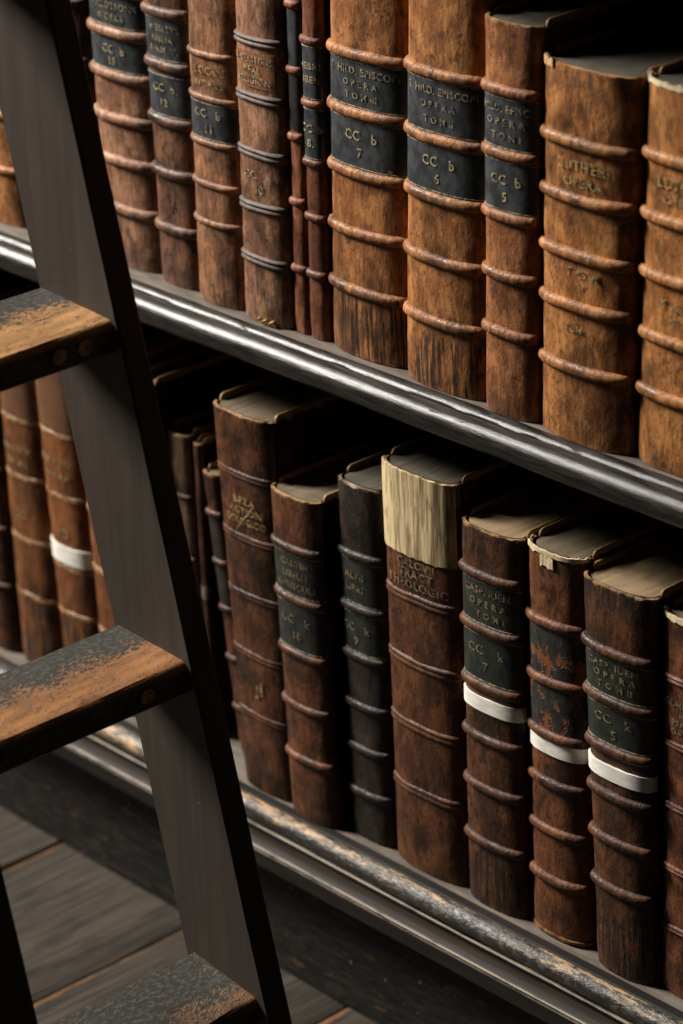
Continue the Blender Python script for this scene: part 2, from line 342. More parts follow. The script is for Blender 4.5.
class Book:
    def __init__(s, label, xl, yj, zs, T, H, b, tl, tr, mat, bmat, D=0.27, page=None, group=None, seed=0, e=0.80, ragged=0.0012, boards=True, board_drop=0.0):
        b = b*1.08; s.T, s.H, s.b, s.tl, s.tr, s.seed, s.e = T, H, b, tl, tr, seed, e
        s.root = thing('book', label, 'book', (xl+T/2, yj+0.005, zs+0.0007), group)
        s.P = arc_pts(T, b, e); s.N = normals(s.P); s.S = arclen(s.P)
        s.mat = mat
        bt = min(0.0042, T*0.12)
        # spine
        n = len(s.P); nz = max(24, int(H/0.0075)); v, f = [], []
        for k in range(nz+1):
            z = H*k/nz*0.996
            for i in range(n):
                x, y = s.P[i]; nx, ny = s.N[i]
                edge = min(1, 4*min(i, n-1-i)/n)
                d = noise.noise(Vector((x*45+seed*7.1, y*45, z*30)))*0.0009*edge + noise.noise(Vector((x*160+seed*3.1, y*160, z*70)))*0.00045*edge
                zt = z
                if k == nz: zt = z - abs(noise.noise(Vector((x*95, seed*5.3, 1.7))))*ragged*3
                if k == 0: zt = z + abs(noise.noise(Vector((x*95, seed*2.3, 7.7))))*ragged
                if z < 0.012: d -= 0.0008*(1-z/0.012)*edge
                v.append(s.w(x+nx*d, y+ny*d, zt))
        for k in range(nz):
            for i in range(n-1):
                a = k*n+i; f.append((a, a+1, a+1+n, a+n))
        th = 0.0024
        base = len(v)
        for z in (0.0, H*0.996-0.0006):
            for i in range(n):
                x, y = s.P[i]; nx, ny = s.N[i]; v.append(s.w((x-nx*th)*0.99, y-ny*th+0.0004, z))
        for i in range(n-1):
            f.append((base+i, base+i+1, i+1, i))                                   # tail rim
            a = nz*n; f.append((a+i, a+i+1, base+n+i+1, base+n+i))                 # head rim
            f.append((base+i+1, base+i, base+n+i, base+n+i+1))                     # inside
        s.spine = mesh_obj('spine', v, f, mat, s.root)
        # boards
        for side in (-1, 1) if boards else ():
            x0, x1 = (-T/2, -T/2+bt) if side < 0 else (T/2-bt, T/2)
            rc = 0.006; HB = H+0.0032-board_drop; y0b = 0.0035; out = [(D, 0.0), (D, HB)]
            for q in range(6):
                a = math.radians(90+q*18); out.append((y0b+rc+rc*math.cos(a), HB-rc+rc*math.sin(a)))
            out.append((y0b, HB-0.05)); out.append((0.0012, HB-0.09)); out.append((0.0012, 0.0))
            # bevelled outline
            v, f = [], []; k = len(out); cy = sum(p[0] for p in out)/k; cz = H/2
            def ins(y, z, m): return (y+m*(1 if y < cy else -1), z+m*(1 if z < cz else -1))
            bv = bt*0.28
            for xx, m in ((x0, bv), (x0+bv, 0), (x1-bv, 0), (x1, bv)):
                for y, z in out:
                    y2, z2 = ins(y, z, m)
                    if z > HB-0.02: z2 -= abs(noise.noise(Vector((y*40, seed, side))))*0.0012
                    v.append(s.w(xx, y2, z2))
            for r_ in range(3):
                for i in range(k):
                    a, c = r_*k+i, r_*k+(i+1) % k; f.append((a, c, c+k, a+k))
            f.append(tuple(range(k-1, -1, -1))); f.append(tuple(3*k+i for i in range(k)))
            mesh_obj('board', v, f, bmat, s.root)
        # text block
        hw = T/2-bt-0.0002; Pb = arc_pts(2*hw, b*0.93, e, 16)
        top = H-0.0030; bot = 0.0035
        out = [(x, y+0.0032) for x, y in Pb]+[(hw, D-0.005), (-hw, D-0.005)]
        k = len(out); v, f = [], []
        for z in (bot, top):
            for x, y in out: v.append(s.w(x, y, z))
        for i in range(k): f.append((i, (i+1) % k, (i+1) % k+k, i+k))
        # top as a grid of strips so it can be a little uneven
        f.append(tuple(range(k-1, -1, -1)))
        ny = 14; g0 = len(v); nx_ = 17
        for j in range(ny+1):
            for i in range(nx_):
                xa, ya = Pb[i]; ya += 0.0032
                y = ya+(D-0.005-ya)*(j/ny)**1.6
                dz = noise.noise(Vector((xa*120+seed, y*20, 3.3)))*0.0009+noise.noise(Vector((xa*30, y*14, seed)))*0.0012
                v.append(s.w(xa, y, top+(dz if 0 < i < nx_-1 else 0)-0.0004))
        for j in range(ny):
            for i in range(nx_-1):
                a = g0+j*nx_+i; f.append((a, a+1, a+1+nx_, a+nx_))
        mesh_obj('text_block', v, f, page or M_page, s.root)
    def w(s, x, y, z):
        x = max(-s.T/2, min(s.T/2, x)); k = x/s.T+0.5
        return (x+z*((1-k)*s.tl+k*s.tr), y, z)
    def at(s, u):
        """point and outward normal at arc length u measured from the spine's middle line"""
        t = min(max(s.S[-1]/2+u, 0.0), s.S[-1])
        for i in range(1, len(s.S)):
            if s.S[i] >= t:
                q = (t-s.S[i-1])/((s.S[i]-s.S[i-1]) or 1)
                p = [s.P[i-1][j]*(1-q)+s.P[i][j]*q for j in (0, 1)]; m = [s.N[i-1][j]*(1-q)+s.N[i][j]*q for j in (0, 1)]
                return p, m
        return s.P[-1], s.N[-1]
    def bands(s, zs, r=0.0044, mat=None, flat=1.0, twist=0.0, double=False, label=None):
        s.br = r
        for z in zs:
            prof = []
            if double:
                for q in range(13):
                    a = -1+q/6.0; h = (0.55+0.45*abs(math.sin(a*math.pi)))*(1-a**6); prof.append((h*flat, a))
            else:
                for q in range(9):
                    a = math.radians(-90+q*22.5); prof.append((math.cos(a)**0.85 if math.cos(a) > 1e-6 else 0, math.sin(a)))
            v, f = [], []; m = 44; L = s.S[-1]; k = len(prof)
            for i in range(m+1):
                u = -L/2*0.985+L*0.985*i/m; (x, y), (nx, ny) = s.at(u)
                t = abs(2*i/m-1); fade = 1.0 if t < 0.86 else max(0.04, 1-(t-0.86)/0.14*0.96)
                lump = 1+0.10*noise.noise(Vector((u*150, z*50, s.seed)))+twist*math.sin(u*1150+0.0)
                wob = noise.noise(Vector((u*26, z*31, s.seed*1.3)))*0.0011
                for h, a in prof:
                    d = (h*r*0.95*lump*flat if not double else h*r*0.8)*fade-0.0004
                    v.append(s.w(x+nx*d, y+ny*d, z+a*r*(0.9+0.1*fade)+wob))
            for i in range(m):
                for j in range(k-1):
                    a = i*k+j; f.append((a, a+k, a+k+1, a+1))
            mesh_obj('raised_band', v, f, mat or s.mat, s.root, True, label)
    def patch(s, name, z0, z1, mat, u0=-1.0, u1=1.0, off=0.0006, rag=0.0004, wr=0.0, parent=None, label=None, nz=10, th=0.0):
        L = s.S[-1]/2; v, f = [], []; m = 34
        for k in range(nz+1):
            for i in range(m+1):
                q = i/m; u = L*0.955*(u0+(u1-u0)*q); (x, y), (nx, ny) = s.at(u)
                z = z0+(z1-z0)*k/nz
                if k in (0, nz): z += noise.noise(Vector((u*120, k*3.3, s.seed)))*rag*2+noise.noise(Vector((u*400, k*3.3, s.seed+4)))*rag
                d = off + (noise.noise(Vector((u*130, z*14, s.seed)))+0.5*noise.noise(Vector((u*330, z*30, s.seed+2))))*wr
                if wr: d += wr*0.5
                v.append(s.w(x+nx*d, y+ny*d, z))
        for k in range(nz):
            for i in range(m):
                a = k*(m+1)+i; f.append((a, a+1, a+m+2, a+m+1))
        # returns to the leather at the edges
        b0 = len(v)
        ring = [i for i in range(m+1)]+[k*(m+1)+m for k in range(1, nz+1)]+[nz*(m+1)+i for i in range(m-1, -1, -1)]+[k*(m+1) for k in range(nz-1, 0, -1)]
        for idx in ring:
            k, i = divmod(idx, m+1); u = L*0.955*(u0+(u1-u0)*i/m); (x, y), (nx, ny) = s.at(u)
            vz = v[idx][2]; v.append(s.w(x-nx*0.0008, y-ny*0.0008, vz))
        R = len(ring)
        for j in range(R):
            f.append((ring[j], b0+j, b0+(j+1) % R, ring[(j+1) % R]))
        return mesh_obj(name, v, f, mat, parent or s.root, True, label)
    def text(s, lines, mat, off, parent):
        """lines of (string, height of middle, cap height, greatest width, shift)"""
        V, Fc = [], []
        for body, zc, h, wmax, sh in lines:
            cu = bpy.data.curves.new('lettering', 'FONT'); cu.body = body; cu.align_x = 'CENTER'; cu.resolution_u = 2
            cu.space_character = 1.12; cu.offset = 0.022
            ob = bpy.data.objects.new('lettering', cu)
            me = ob.to_mesh()
            if not me or not me.vertices: continue
            xs = [q.co.x for q in me.vertices]; ys = [q.co.y for q in me.vertices]
            sy = h/0.70; width = (max(xs)-min(xs))
            sx = min(sy*1.05, wmax/width); xm = (max(xs)+min(xs))/2
            b0 = len(V)
            for q in me.vertices:
                u = (q.co.x-xm)*sx+sh; z = zc+(q.co.y-0.35)*sy
                (x, y), (nx, ny) = s.at(u); V.append(s.w(x+nx*off, y+ny*off, z))
            for p in me.polygons: Fc.append(tuple(b0+i for i in p.vertices))
            ob.to_mesh_clear(); bpy.data.objects.remove(ob); bpy.data.curves.remove(cu)
        if V: mesh_obj('lettering', V, Fc, mat, parent, False)
    def label(s, z0, z1, mat, lines, tmat=None, u0=-0.97, u1=0.97, line=True, name='title_label', frame=False):
        g = s.br*0.86
        lb = s.patch(name, z0+g, z1-g, mat, u0, u1, 0.0007)
        if line:
            for zz in (z0+g+0.0016, z1-g-0.0016): s.patch('gold_line', zz-0.00045, zz+0.00045, M_gold_line, u0*0.99, u1*0.99, 0.0011, 0.00008, 0, lb, None, 1)
        if frame:
            for uu in (u0*0.96, u1*0.96): s.patch('gold_line', z0+g+0.0016, z1-g-0.0016, M_gold_line, uu-0.008, uu+0.008, 0.0011, 0.0, 0, lb, None, 6)
        if lines: s.text(lines, tmat or M_gold, 0.0013, lb)
        return lb

def dull(c, k): return tuple(q*k for q in c)
def mk(nm, base, light, dark, H, seed, **k):
    m = leather(nm+'_leather', base, light, dark, H, seed, **k)
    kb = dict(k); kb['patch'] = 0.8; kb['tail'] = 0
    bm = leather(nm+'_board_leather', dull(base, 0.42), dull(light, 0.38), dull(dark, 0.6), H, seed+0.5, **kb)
    return m, bm

UG = 'old leather books on the upper shelf'; LG = 'old leather books on the lower shelf'
# colour triples: base, light, dark
PINK = ((0.19, 0.085, 0.045), (0.37, 0.19, 0.105), (0.030, 0.017, 0.012))
TAN = ((0.235, 0.085, 0.025), (0.40, 0.170, 0.055), (0.035, 0.015, 0.007))
TAN2 = ((0.28, 0.102, 0.026), (0.46, 0.198, 0.058), (0.050, 0.023, 0.009))
RUST = ((0.15, 0.047, 0.019), (0.26, 0.092, 0.039), (0.035, 0.016, 0.011))
UMB = ((0.046, 0.0165, 0.0065), (0.118, 0.042, 0.0145), (0.007, 0.005, 0.0035))
DKR = ((0.040, 0.014, 0.008), (0.080, 0.030, 0.015), (0.010, 0.007, 0.006))
BLK = ((0.020, 0.015, 0.012), (0.042, 0.028, 0.020), (0.008, 0.007, 0.006))
ORG = ((0.135, 0.045, 0.0135), (0.225, 0.080, 0.023), (0.045, 0.020, 0.009))
def upper(label, nm, c, xl, yj, T, H, b, tl, tr, seed, bands, r=0.0044, page=None, bk={}, **k):
    m, bm = mk(nm, *c, H, seed, **k)
    B = Book(label, xl, yj, UZ, T, H, b, tl, tr, m, bm, 0.26, page or M_page_grey, UG, seed)
    B.bands(bands, r, **bk); return B
def lower(label, nm, c, xl, yj, T, H, b, tl, tr, seed, bands, r=0.0042, page=None, bk={}, ragged=0.0012, D=0.27, **k):
    m, bm = mk(nm, *c, H, seed, **k)
    B = Book(label, xl, yj, LZ, T, H, b, tl, tr, m, bm, D, page or M_page, LG, seed, ragged=ragged)
    if bands: B.bands(bands, r, **bk)
    return B

# ---- upper row, left to right
B = upper('orange-brown leather spine at the far left of the upper shelf, left of the ladder', 'amber', TAN, -0.600, 0.043, 0.0725, 0.40, 0.2, 0, 0, 1, [0.30, 0.24, 0.18, 0.12, 0.06])
B = upper('dark red-brown leather book on upper shelf half hidden behind the ladder upright', 'maroon', DKR, -0.522, 0.050, 0.113, 0.40, 0.16, -0.002, -0.003, 2, [0.31, 0.26, 0.20, 0.13, 0.06])
B.text([('TOM', 0.285, 0.007, 0.03, 0.03)], M_gold_dim, 0.0012, B.spine)
z = [0.242, 0.198, 0.154, 0.110, 0.060]
B = upper('brown leather volume just right of the ladder, number 15 on its blue-black label', 'hazel', PINK, -0.4056, 0.0525, 0.0931, 0.38, 0.2, -0.0049, -0.0035, 3, [0.285]+z, 0.0056, bk=dict(twist=0.05), tail=0.5, tail_h=0.05)
B.label(z[0], 0.285, M_lab_blue, [('TILLOTSONS', 0.269, 0.0068, 0.078, 0.004), ('WORKS', 0.2575, 0.0068, 0.045, 0.0)], M_gold_title)
B.label(z[1], z[0], M_lab_blue, [('CC  b', 0.225, 0.0082, 0.05, 0.002), ('15', 0.213, 0.0075, 0.02, 0.0)], name='shelf_label')
z = [0.277, 0.225, 0.169, 0.116, 0.059]
B = upper('narrow dark brown volume on upper shelf with glossy bands and black label numbered 12', 'walnut', (lerp3(PINK[0], BLK[0], 0.55), PINK[0], BLK[2]), -0.3098, 0.0439, 0.0640, 0.38, 0.22, -0.0032, 0.004, 4, z, 0.0054, patch=0.9, rough=0.4)
B.label(z[1], z[0], M_lab_blue, [('WESLEYS', 0.262, 0.0062, 0.055, 0.003), ('BIBLIA', 0.2515, 0.0062, 0.045, 0.002), ('SERM. V.', 0.241, 0.0062, 0.05, 0.002)], M_gold_title)
B.label(z[2], z[1]-0.004, M_lab_blue, [('CC  b.', 0.203, 0.0078, 0.042, 0.001), ('12', 0.188, 0.0072, 0.02, 0.0)], name='shelf_label', frame=True)
z = [0.251, 0.208, 0.164, 0.122, 0.083]
B = upper('light brown volume on upper shelf with plain head and black label numbered 11', 'fawn', (PINK[0], lerp3(PINK[1], TAN[1], 0.5), PINK[2]), -0.2439, 0.0373, 0.0690, 0.38, 0.22, 0.0228, 0.0235, 5, z, 0.0034, tail=0.5, tail_h=0.05)
B.text([('LOCK\'S', 0.2365, 0.0078, 0.048, 0.004), ('WORKS', 0.2235, 0.0070, 0.044, 0.002)], M_gold_dim, 0.0012, B.spine)
B.label(z[2], z[1], M_lab_blue, [('CC   b', 0.194, 0.0080, 0.052, 0.0), ('11', 0.179, 0.0085, 0.02, 0.002)], name='shelf_label')
z = [0.278, 0.224, 0.170, 0.117, 0.064]
M_slate = simple('slate_grey_band_leather', (0.040, 0.034, 0.034), (0.13, 0.075, 0.052), (130, 130, 90), 0.58, 0.25, 0.3)
B = upper('brown upper-shelf volume with flat slate-grey bands and gilt title on tan leather', 'russet', PINK, -0.1703, 0.0310, 0.0660, 0.39, 0.18, 0.026, 0.0245, 6, z, 0.0052, bk=dict(mat=M_slate, flat=0.75, double=True, label='flat slate-grey double band'), tail=0.45, tail_h=0.06)
pt = B.patch('title_panel', z[1]+0.010, z[0]-0.010, simple('tan_title_panel', (0.25, 0.11, 0.05), (0.16, 0.065, 0.03), (120, 120, 80), 0.5), -0.86, 0.70, 0.0005)
B.text([('WOLLSTONS', 0.2615, 0.0065, 0.052, -0.002), ('REAL', 0.2515, 0.0065, 0.028, -0.002), ('RELIGION', 0.2415, 0.0065, 0.05, -0.002)], M_gold, 0.0012, pt)
B.text([('CC   b', 0.149, 0.0080, 0.048, 0.0), ('10', 0.1355, 0.0080, 0.02, 0.003)], M_gold, 0.0012, B.spine)
# flake hanging from the tail of that spine
fv, ff = [], []
for i in range(9):
    u = -0.004+0.024*i/8; (x, y), (nx, ny) = B.at(u)
    h = 0.0045+0.0018*math.sin(i*2.1)
    fv += [B.w(x+nx*0.0012, y+ny*0.0012, 0.0006), B.w(x+nx*0.0030, y+ny*0.0030, h), B.w(x-nx*0.0005, y-ny*0.0005, h+0.001)]
for i in range(8):
    a = 3*i; ff += [(a, a+3, a+4, a+1), (a+1, a+4, a+5, a+2)]
mesh_obj('torn_flake', fv, ff, M_flake, B.root, True, 'pale torn flake of leather at the foot of the spine')
z = [0.320, 0.258, 0.194, 0.131, 0.065]
B = upper('thinnest volume on upper shelf, a narrow red-brown spine with a long dark label', 'sienna', RUST, -0.1012, 0.0333, 0.0206, 0.38, 0.32, 0.0242, 0.0185, 7, z, 0.0042)
B.label(z[1], z[0], M_lab_blue, [], line=False); B.label(z[2]+0.004, z[1], M_lab_dim, [], line=False, name='shelf_label')
z = [0.290, 0.231, 0.174, 0.121, 0.065]
B = upper('slim red-brown volume on upper shelf with black labels, numbered 8', 'brick_red', RUST, -0.0795, 0.0334, 0.0255, 0.38, 0.30, 0.0185, 0.019, 8, z, 0.0040)
B.label(z[1], z[0], M_lab_blue, [('HEBRI', 0.267, 0.0062, 0.024, 0), ('LIBER', 0.2545, 0.0062, 0.024, 0)])
B.label(z[2], z[1], M_lab_blue, [('CC b', 0.208, 0.0075, 0.027, 0), ('8.', 0.194, 0.0075, 0.012, 0)], name='shelf_label')
z = [0.291, 0.237, 0.180, 0.123, 0.066]
B = upper('wide tan folio on upper shelf with blue-black labels lettered TOM III and 7', 'tan_seven', TAN, -0.0527, 0.0409, 0.1040, 0.39, 0.18, 0.0408, 0.0400, 9, z, 0.0054, bk=dict(twist=0.045), tail=0.9, tail_h=0.085)
B.label(z[1], z[0], M_lab_blue, [('S. HILD. EPISCOPI', 0.2765, 0.0068, 0.088, 0.003), ('O P E R A', 0.265, 0.0062, 0.056, 0.001), ('T O M III', 0.2535, 0.0064, 0.052, 0.002)], M_gold_title)
B.label(z[2], z[1], M_lab_blue, [('CC   b', 0.2165, 0.0090, 0.046, 0.002), ('7', 0.2005, 0.0085, 0.02, 0.001)], name='shelf_label')
z = [0.296, 0.237, 0.183, 0.125, 0.066]
B = upper('wide tan folio on upper shelf with blue-black labels lettered TOM II and 6', 'tan_six', (TAN[0], lerp3(TAN[1], TAN2[1], 0.5), TAN[2]), 0.0541, 0.0347, 0.1050, 0.372, 0.18, 0.0442, 0.026, 10, z, 0.0054, bk=dict(twist=0.045), tail=0.9, tail_h=0.070)
B.label(z[1], z[0], M_lab_blue, [('S. HILD. EPISCOPI', 0.281, 0.0068, 0.088, 0.003), ('O P E R A', 0.268, 0.0062, 0.056, 0.001), ('T O M II', 0.2545, 0.0064, 0.052, 0.002)], M_gold_title)
B.label(z[2], z[1], M_lab_blue, [('CC   b', 0.217, 0.0090, 0.046, 0.002), ('6', 0.2015, 0.0085, 0.02, 0.001)], name='shelf_label')
z = [0.298, 0.242, 0.186, 0.132, 0.079]
B = upper('narrower brown volume on upper shelf with blue-black labels lettered TOM I and 5', 'chestnut_five', (lerp3(TAN[0], RUST[0], 0.5), lerp3(TAN[1], RUST[1], 0.4), TAN[2]), 0.1625, 0.0264, 0.0644, 0.360, 0.20, 0.0211, 0.0235, 11, z, 0.0052, bk=dict(twist=0.035), tail=0.4, tail_h=0.05)
B.label(z[1], z[0], M_lab_blue, [('HILD. EPISC.', 0.283, 0.0066, 0.056, 0.001), ('O P E R A', 0.271, 0.0062, 0.044, 0.0), ('T O M I', 0.2585, 0.0062, 0.040, 0.001)], M_gold_title)
B.label(z[2], z[1], M_lab_blue, [('CC  b', 0.2200, 0.0086, 0.040, 0.001), ('5', 0.2045, 0.0085, 0.02, 0.0)], name='shelf_label')
z = [0.270, 0.222, 0.172, 0.126, 0.069]
B = upper('wide tan folio on upper shelf with torn head and gilt LUTHERI OPERA TOM IV', 'tan_four', (lerp3(TAN[0], TAN2[0], 0.4), TAN2[1], TAN[2]), 0.2288, 0.0317, 0.1055, 0.337, 0.18, 0.024, 0.0300, 12, z, 0.0056, bk=dict(twist=0.02), tail=0.35, tail_h=0.05, head=0.4)
B.text([('LUTHERI', 0.2515, 0.0090, 0.078, 0.004), ('OPERA', 0.2375, 0.0085, 0.056, 0.004)], M_gold_dim, 0.0012, B.spine)
B.text([('T O M', 0.157, 0.0080, 0.045, 0.004), ('IV', 0.145, 0.0070, 0.016, 0.004)], M_gold_dim, 0.0012, B.spine)
B.text([('TOM IV', 0.106, 0.0060, 0.050, 0.002)], M_gold_dim, 0.0012, B.spine)
B.patch('headcap', 0.3295, 0.3365, M_flake, -0.98, -0.55, 0.0012, 0.0022, 0.0003, label='torn pale headcap')
z = [0.275, 0.223, 0.172, 0.118, 0.067]
B = upper('rightmost tan folio on upper shelf, cut by the right edge, lettered TOM III', 'tan_three', TAN2, 0.3369, 0.0367, 0.0980, 0.339, 0.18, 0.0340, 0.03, 13, z, 0.0056, bk=dict(twist=0.02), tail=0.3, tail_h=0.03)
B.text([('LUTHERI', 0.2555, 0.0090, 0.074, 0.003), ('OPERA', 0.2420, 0.0085, 0.056, 0.003)], M_gold_dim, 0.0012, B.spine)
B.text([('T O M', 0.151, 0.0080, 0.045, 0.0), ('III', 0.1375, 0.0085, 0.018, 0.0)], M_gold_dim, 0.0012, B.spine)
B.patch('headcap', 0.3345, 0.3385, M_cream, -0.98, 0.9, 0.0009, 0.0010, 0.0002, label='pale worn headcap')

# ---- lower row, left to right
M_crosshatch = None
def hatch():
    n = NT('crosshatched_head_panel'); sx = n.sep()
    wv = n.math('MULTIPLY', n.math('SINE', n.math('MULTIPLY', n.math('ADD', sx[2], n.math('MULTIPLY', sx[0], 0.5)), 1300.0)), n.math('SINE', n.math('MULTIPLY', n.math('SUBTRACT', sx[2], n.math('MULTIPLY', sx[0], 0.9)), 1000.0)))
    f = n.noise((90, 90, 60), 1, 4, 0.6)
    c = n.mix(n.rng(wv, -0.1, 0.35), (0.05, 0.018, 0.008), (0.27, 0.115, 0.042))
    c = n.mix(n.math('MULTIPLY', n.rng(f, 0.45, 0.65), 0.4), c, (0.05, 0.022, 0.01))
    return n.out(c, 0.5, wv, 0.4, 0.001, 0.4)
M_crosshatch = hatch()
M_goldband = gold_mat('gilt_band', (0.34, 0.19, 0.07), (0.13, 0.05, 0.018), 0.52)
B = lower('dark brown book at the far left of the lower shelf, cut by the left edge', 'bistre', UMB, -0.632, 0.012, 0.062, 0.39, 0.2, 0, 0, 21, [0.29, 0.22, 0.15, 0.08])
z = [0.294, 0.228, 0.154, 0.086]
fb = dict(mat=M_goldband, flat=0.45, double=True, label='flat gilt band')
B = lower('orange-brown leather volume on lower shelf left of the white-banded one, under the upper tread', 'cinnamon_left', ORG, -0.566, 0.018, 0.0790, 0.40, 0.22, -0.0002, -0.036, 22, z, 0.0032, bk=fb, tail=1.0, tail_h=0.13, D=0.28)
B.patch('tooled_head_panel', z[0]+0.004, 0.398, M_crosshatch, -0.97, 0.97, 0.0006)
B.text([('BIBLIOTH', 0.262, 0.0075, 0.06, 0.0), ('SACRA', 0.246, 0.0075, 0.04, 0.0)], M_gold_dim, 0.0012, B.spine)
B.text([('IO', 0.185, 0.011, 0.024, 0.0)], M_gold_dim, 0.0012, B.spine)
z = [0.298, 0.227, 0.144, 0.089]
B = lower('orange-brown leather volume wrapped with a white paper band, seen left of the ladder upright', 'cinnamon_banded', ORG, -0.4836, 0.0144, 0.0680, 0.40, 0.22, -0.0400, -0.0367, 23, z, 0.0032, bk=fb, tail=1.0, tail_h=0.11, D=0.28)
B.patch('tooled_head_panel', z[0]+0.004, 0.398, M_crosshatch, -0.97, 0.97, 0.0006)
B.text([('BIBLIOTH', 0.268, 0.0075, 0.054, 0.0), ('SACRA', 0.252, 0.0075, 0.04, 0.0)], M_gold_dim, 0.0012, B.spine)
B.text([('IO', 0.185, 0.011, 0.024, 0.0)], M_gold_dim, 0.0012, B.spine)
B.patch('paper_band', 0.150, 0.170, M_white, -1.0, 1.0, 0.0016, 0.0003, label='white paper band')
B = lower('orange-brown leather volume on lower shelf showing a sliver left of the ladder upright', 'cinnamon_sliver', ORG, -0.413, 0.013, 0.0660, 0.405, 0.22, -0.0367, -0.010, 24, [0.298, 0.227, 0.160, 0.089], 0.0040, bk=fb, D=0.28)
B = lower('tall dark red book behind the ladder upright, lit board edge under the shelf', 'oxblood', DKR, -0.346, 0.020, 0.0345, 0.390, 0.2, -0.006, -0.005, 25, [0.30, 0.22, 0.14, 0.07], D=0.28, rim=1.0)
B = lower('brown lower-shelf book beside the ladder upright with grey pages and dark red board', 'drab', ((0.13, 0.075, 0.040), (0.20, 0.12, 0.07), (0.03, 0.018, 0.012)), -0.3095, 0.034, 0.0345, 0.340, 0.2, -0.004, -0.004, 26, [0.27, 0.20, 0.13, 0.06], 0.003, page=M_page_grey)
B = lower('very thin red-brown pamphlet on lower shelf with a pale paper label low on its spine', 'thin_oxblood', DKR, -0.2700, 0.034, 0.0095, 0.335, 0.3, -0.002, -0.002, 27, [], 0.002, D=0.22)
B.br = 0.002
B.patch('paper_label', 0.160, 0.174, simple('grey_paper_label', (0.20, 0.15, 0.12), (0.12, 0.085, 0.07), (90, 90, 90), 0.8), -0.98, 0.98, 0.0008, label='small pale paper label')
z = [0.268, 0.215, 0.165, 0.11, 0.055]
B = lower('thin dark leaning book with red-brown spine edge, left of the tall BEZA folio', 'thin_umber', (DKR[0], RUST[0], DKR[2]), -0.2150, 0.031, 0.0200, 0.312, 0.3, -0.120, -0.112, 28, z, 0.0038, D=0.24)
B.label(z[1], z[0], M_lab_dim, [], line=False); B.label(z[2], z[1], M_lab_dim, [], line=False, name='shelf_label')
z = [0.348, 0.281, 0.218, 0.153, 0.085]
B = lower('tallest dark brown folio on lower shelf with gilt BEZA title crossed out by a scratch', 'beza_brown', (UMB[0], UMB[1], UMB[2]), -0.1725, 0.0012, 0.0765, 0.414, 0.15, -0.048, -0.027, 29, z, 0.0044, bk=dict(flat=0.45, double=True), rim=1.0, patch=0.8, rough=0.42, D=0.29)
B.text([('BEZA', 0.3225, 0.0072, 0.030, 0.004), ('ACTION', 0.3115, 0.0072, 0.042, 0.004), ('EOLOGICO', 0.3005, 0.0072, 0.050, 0.004)], M_gold_dim, 0.0012, B.spine)
sv, sf = [], []
for i in range(9):
    q = i/8; (x, y), (nx, ny) = B.at(-0.010+0.028*q); zz = 0.288+0.034*q+0.001*math.sin(i*2.2); ww = 0.0008*(1-abs(2*q-1)*0.6)
    sv += [B.w(x+nx*0.0016, y+ny*0.0016, zz-ww), B.w(x+nx*0.0016, y+ny*0.0016, zz+ww)]
for i in range(8): sf.append((2*i, 2*i+2, 2*i+3, 2*i+1))
mesh_obj('scratch', sv, sf, M_flake, B.spine, False)
B.text([('I', 0.120, 0.014, 0.01, 0.008), ('J', 0.117, 0.011, 0.01, 0.001)], M_gold_dim, 0.0012, B.spine)
z = [0.297, 0.243, 0.184, 0.126, 0.068]
B = lower('short red-brown volume on lower shelf with black labels, numbered 10', 'calvin_brown', (lerp3(UMB[0], RUST[0], 0.2), lerp3(UMB[1], RUST[1], 0.2), UMB[2]), -0.0945, -0.004, 0.0680, 0.3536, 0.18, -0.028, -0.026, 30, z, 0.0044, bk=dict(twist=0.01), rim=1.0, D=0.25)
B.label(z[1], z[0], M_lab_green, [('CALVIN', 0.2825, 0.0066, 0.044, 0.003), ('LIBELLI', 0.2705, 0.0066, 0.048, 0.003), ('OPUSCULI', 0.2585, 0.0066, 0.052, 0.003)], M_gold_faint)
B.label(z[2], z[1], M_lab_green, [('CC   k', 0.2215, 0.0086, 0.044, 0.0), ('10', 0.205, 0.0085, 0.02, 0.002)], M_gold_faint, name='shelf_label')
z = [0.309, 0.253, 0.201, 0.148, 0.101, 0.051]
B = lower('narrow black leather volume left of the parchment-topped folio, numbered 9', 'black_nine', BLK, -0.021, 0.0134, 0.0620, 0.3835, 0.24, -0.007, -0.009, 31, z, 0.0046, patch=0.6, rough=0.4, rimcol=(0.22, 0.14, 0.08), ragged=0.0025, page=M_page_grey)
B.label(z[1], z[0], M_lab_green, [('ALTII', 0.288, 0.0070, 0.036, -0.003), ('LIBRI', 0.275, 0.0070, 0.036, -0.003)], M_gold_faint)
B.label(z[2], z[1], M_lab_green, [('CC   k', 0.233, 0.0080, 0.040, -0.003), ('9', 0.219, 0.0080, 0.02, -0.003)], M_gold_faint, name='shelf_label')
z = [0.292, 0.224, 0.157, 0.087]
B = lower('wide brown folio on lower shelf, top of its spine stripped to pale torn parchment', 'parchment_brown', (lerp3(UMB[0], RUST[0], 0.08), lerp3(UMB[1], RUST[1], 0.12), UMB[2]), 0.0457, 0.0102, 0.0975, 0.4214, 0.16, -0.0083, -0.0085, 32, z, 0.0056, bk=dict(flat=0.5, double=True, twist=0.02), rough=0.42, patch=0.6, D=0.29, page=M_page_grey)
B.patch('parchment_patch', 0.3360, 0.4195, M_parch, -0.99, 0.93, 0.0014, 0.0008, 0.0004, label='torn cream parchment lining', nz=22)
B.text([('CALOVII', 0.3290, 0.0080, 0.054, 0.002), ('TRACT', 0.3185, 0.0085, 0.056, 0.002), ('THEOLOGIC', 0.3075, 0.0085, 0.082, 0.002)], M_gold_faint, 0.0012, B.spine)
z = [0.347, 0.293, 0.235, 0.181, 0.128, 0.069]
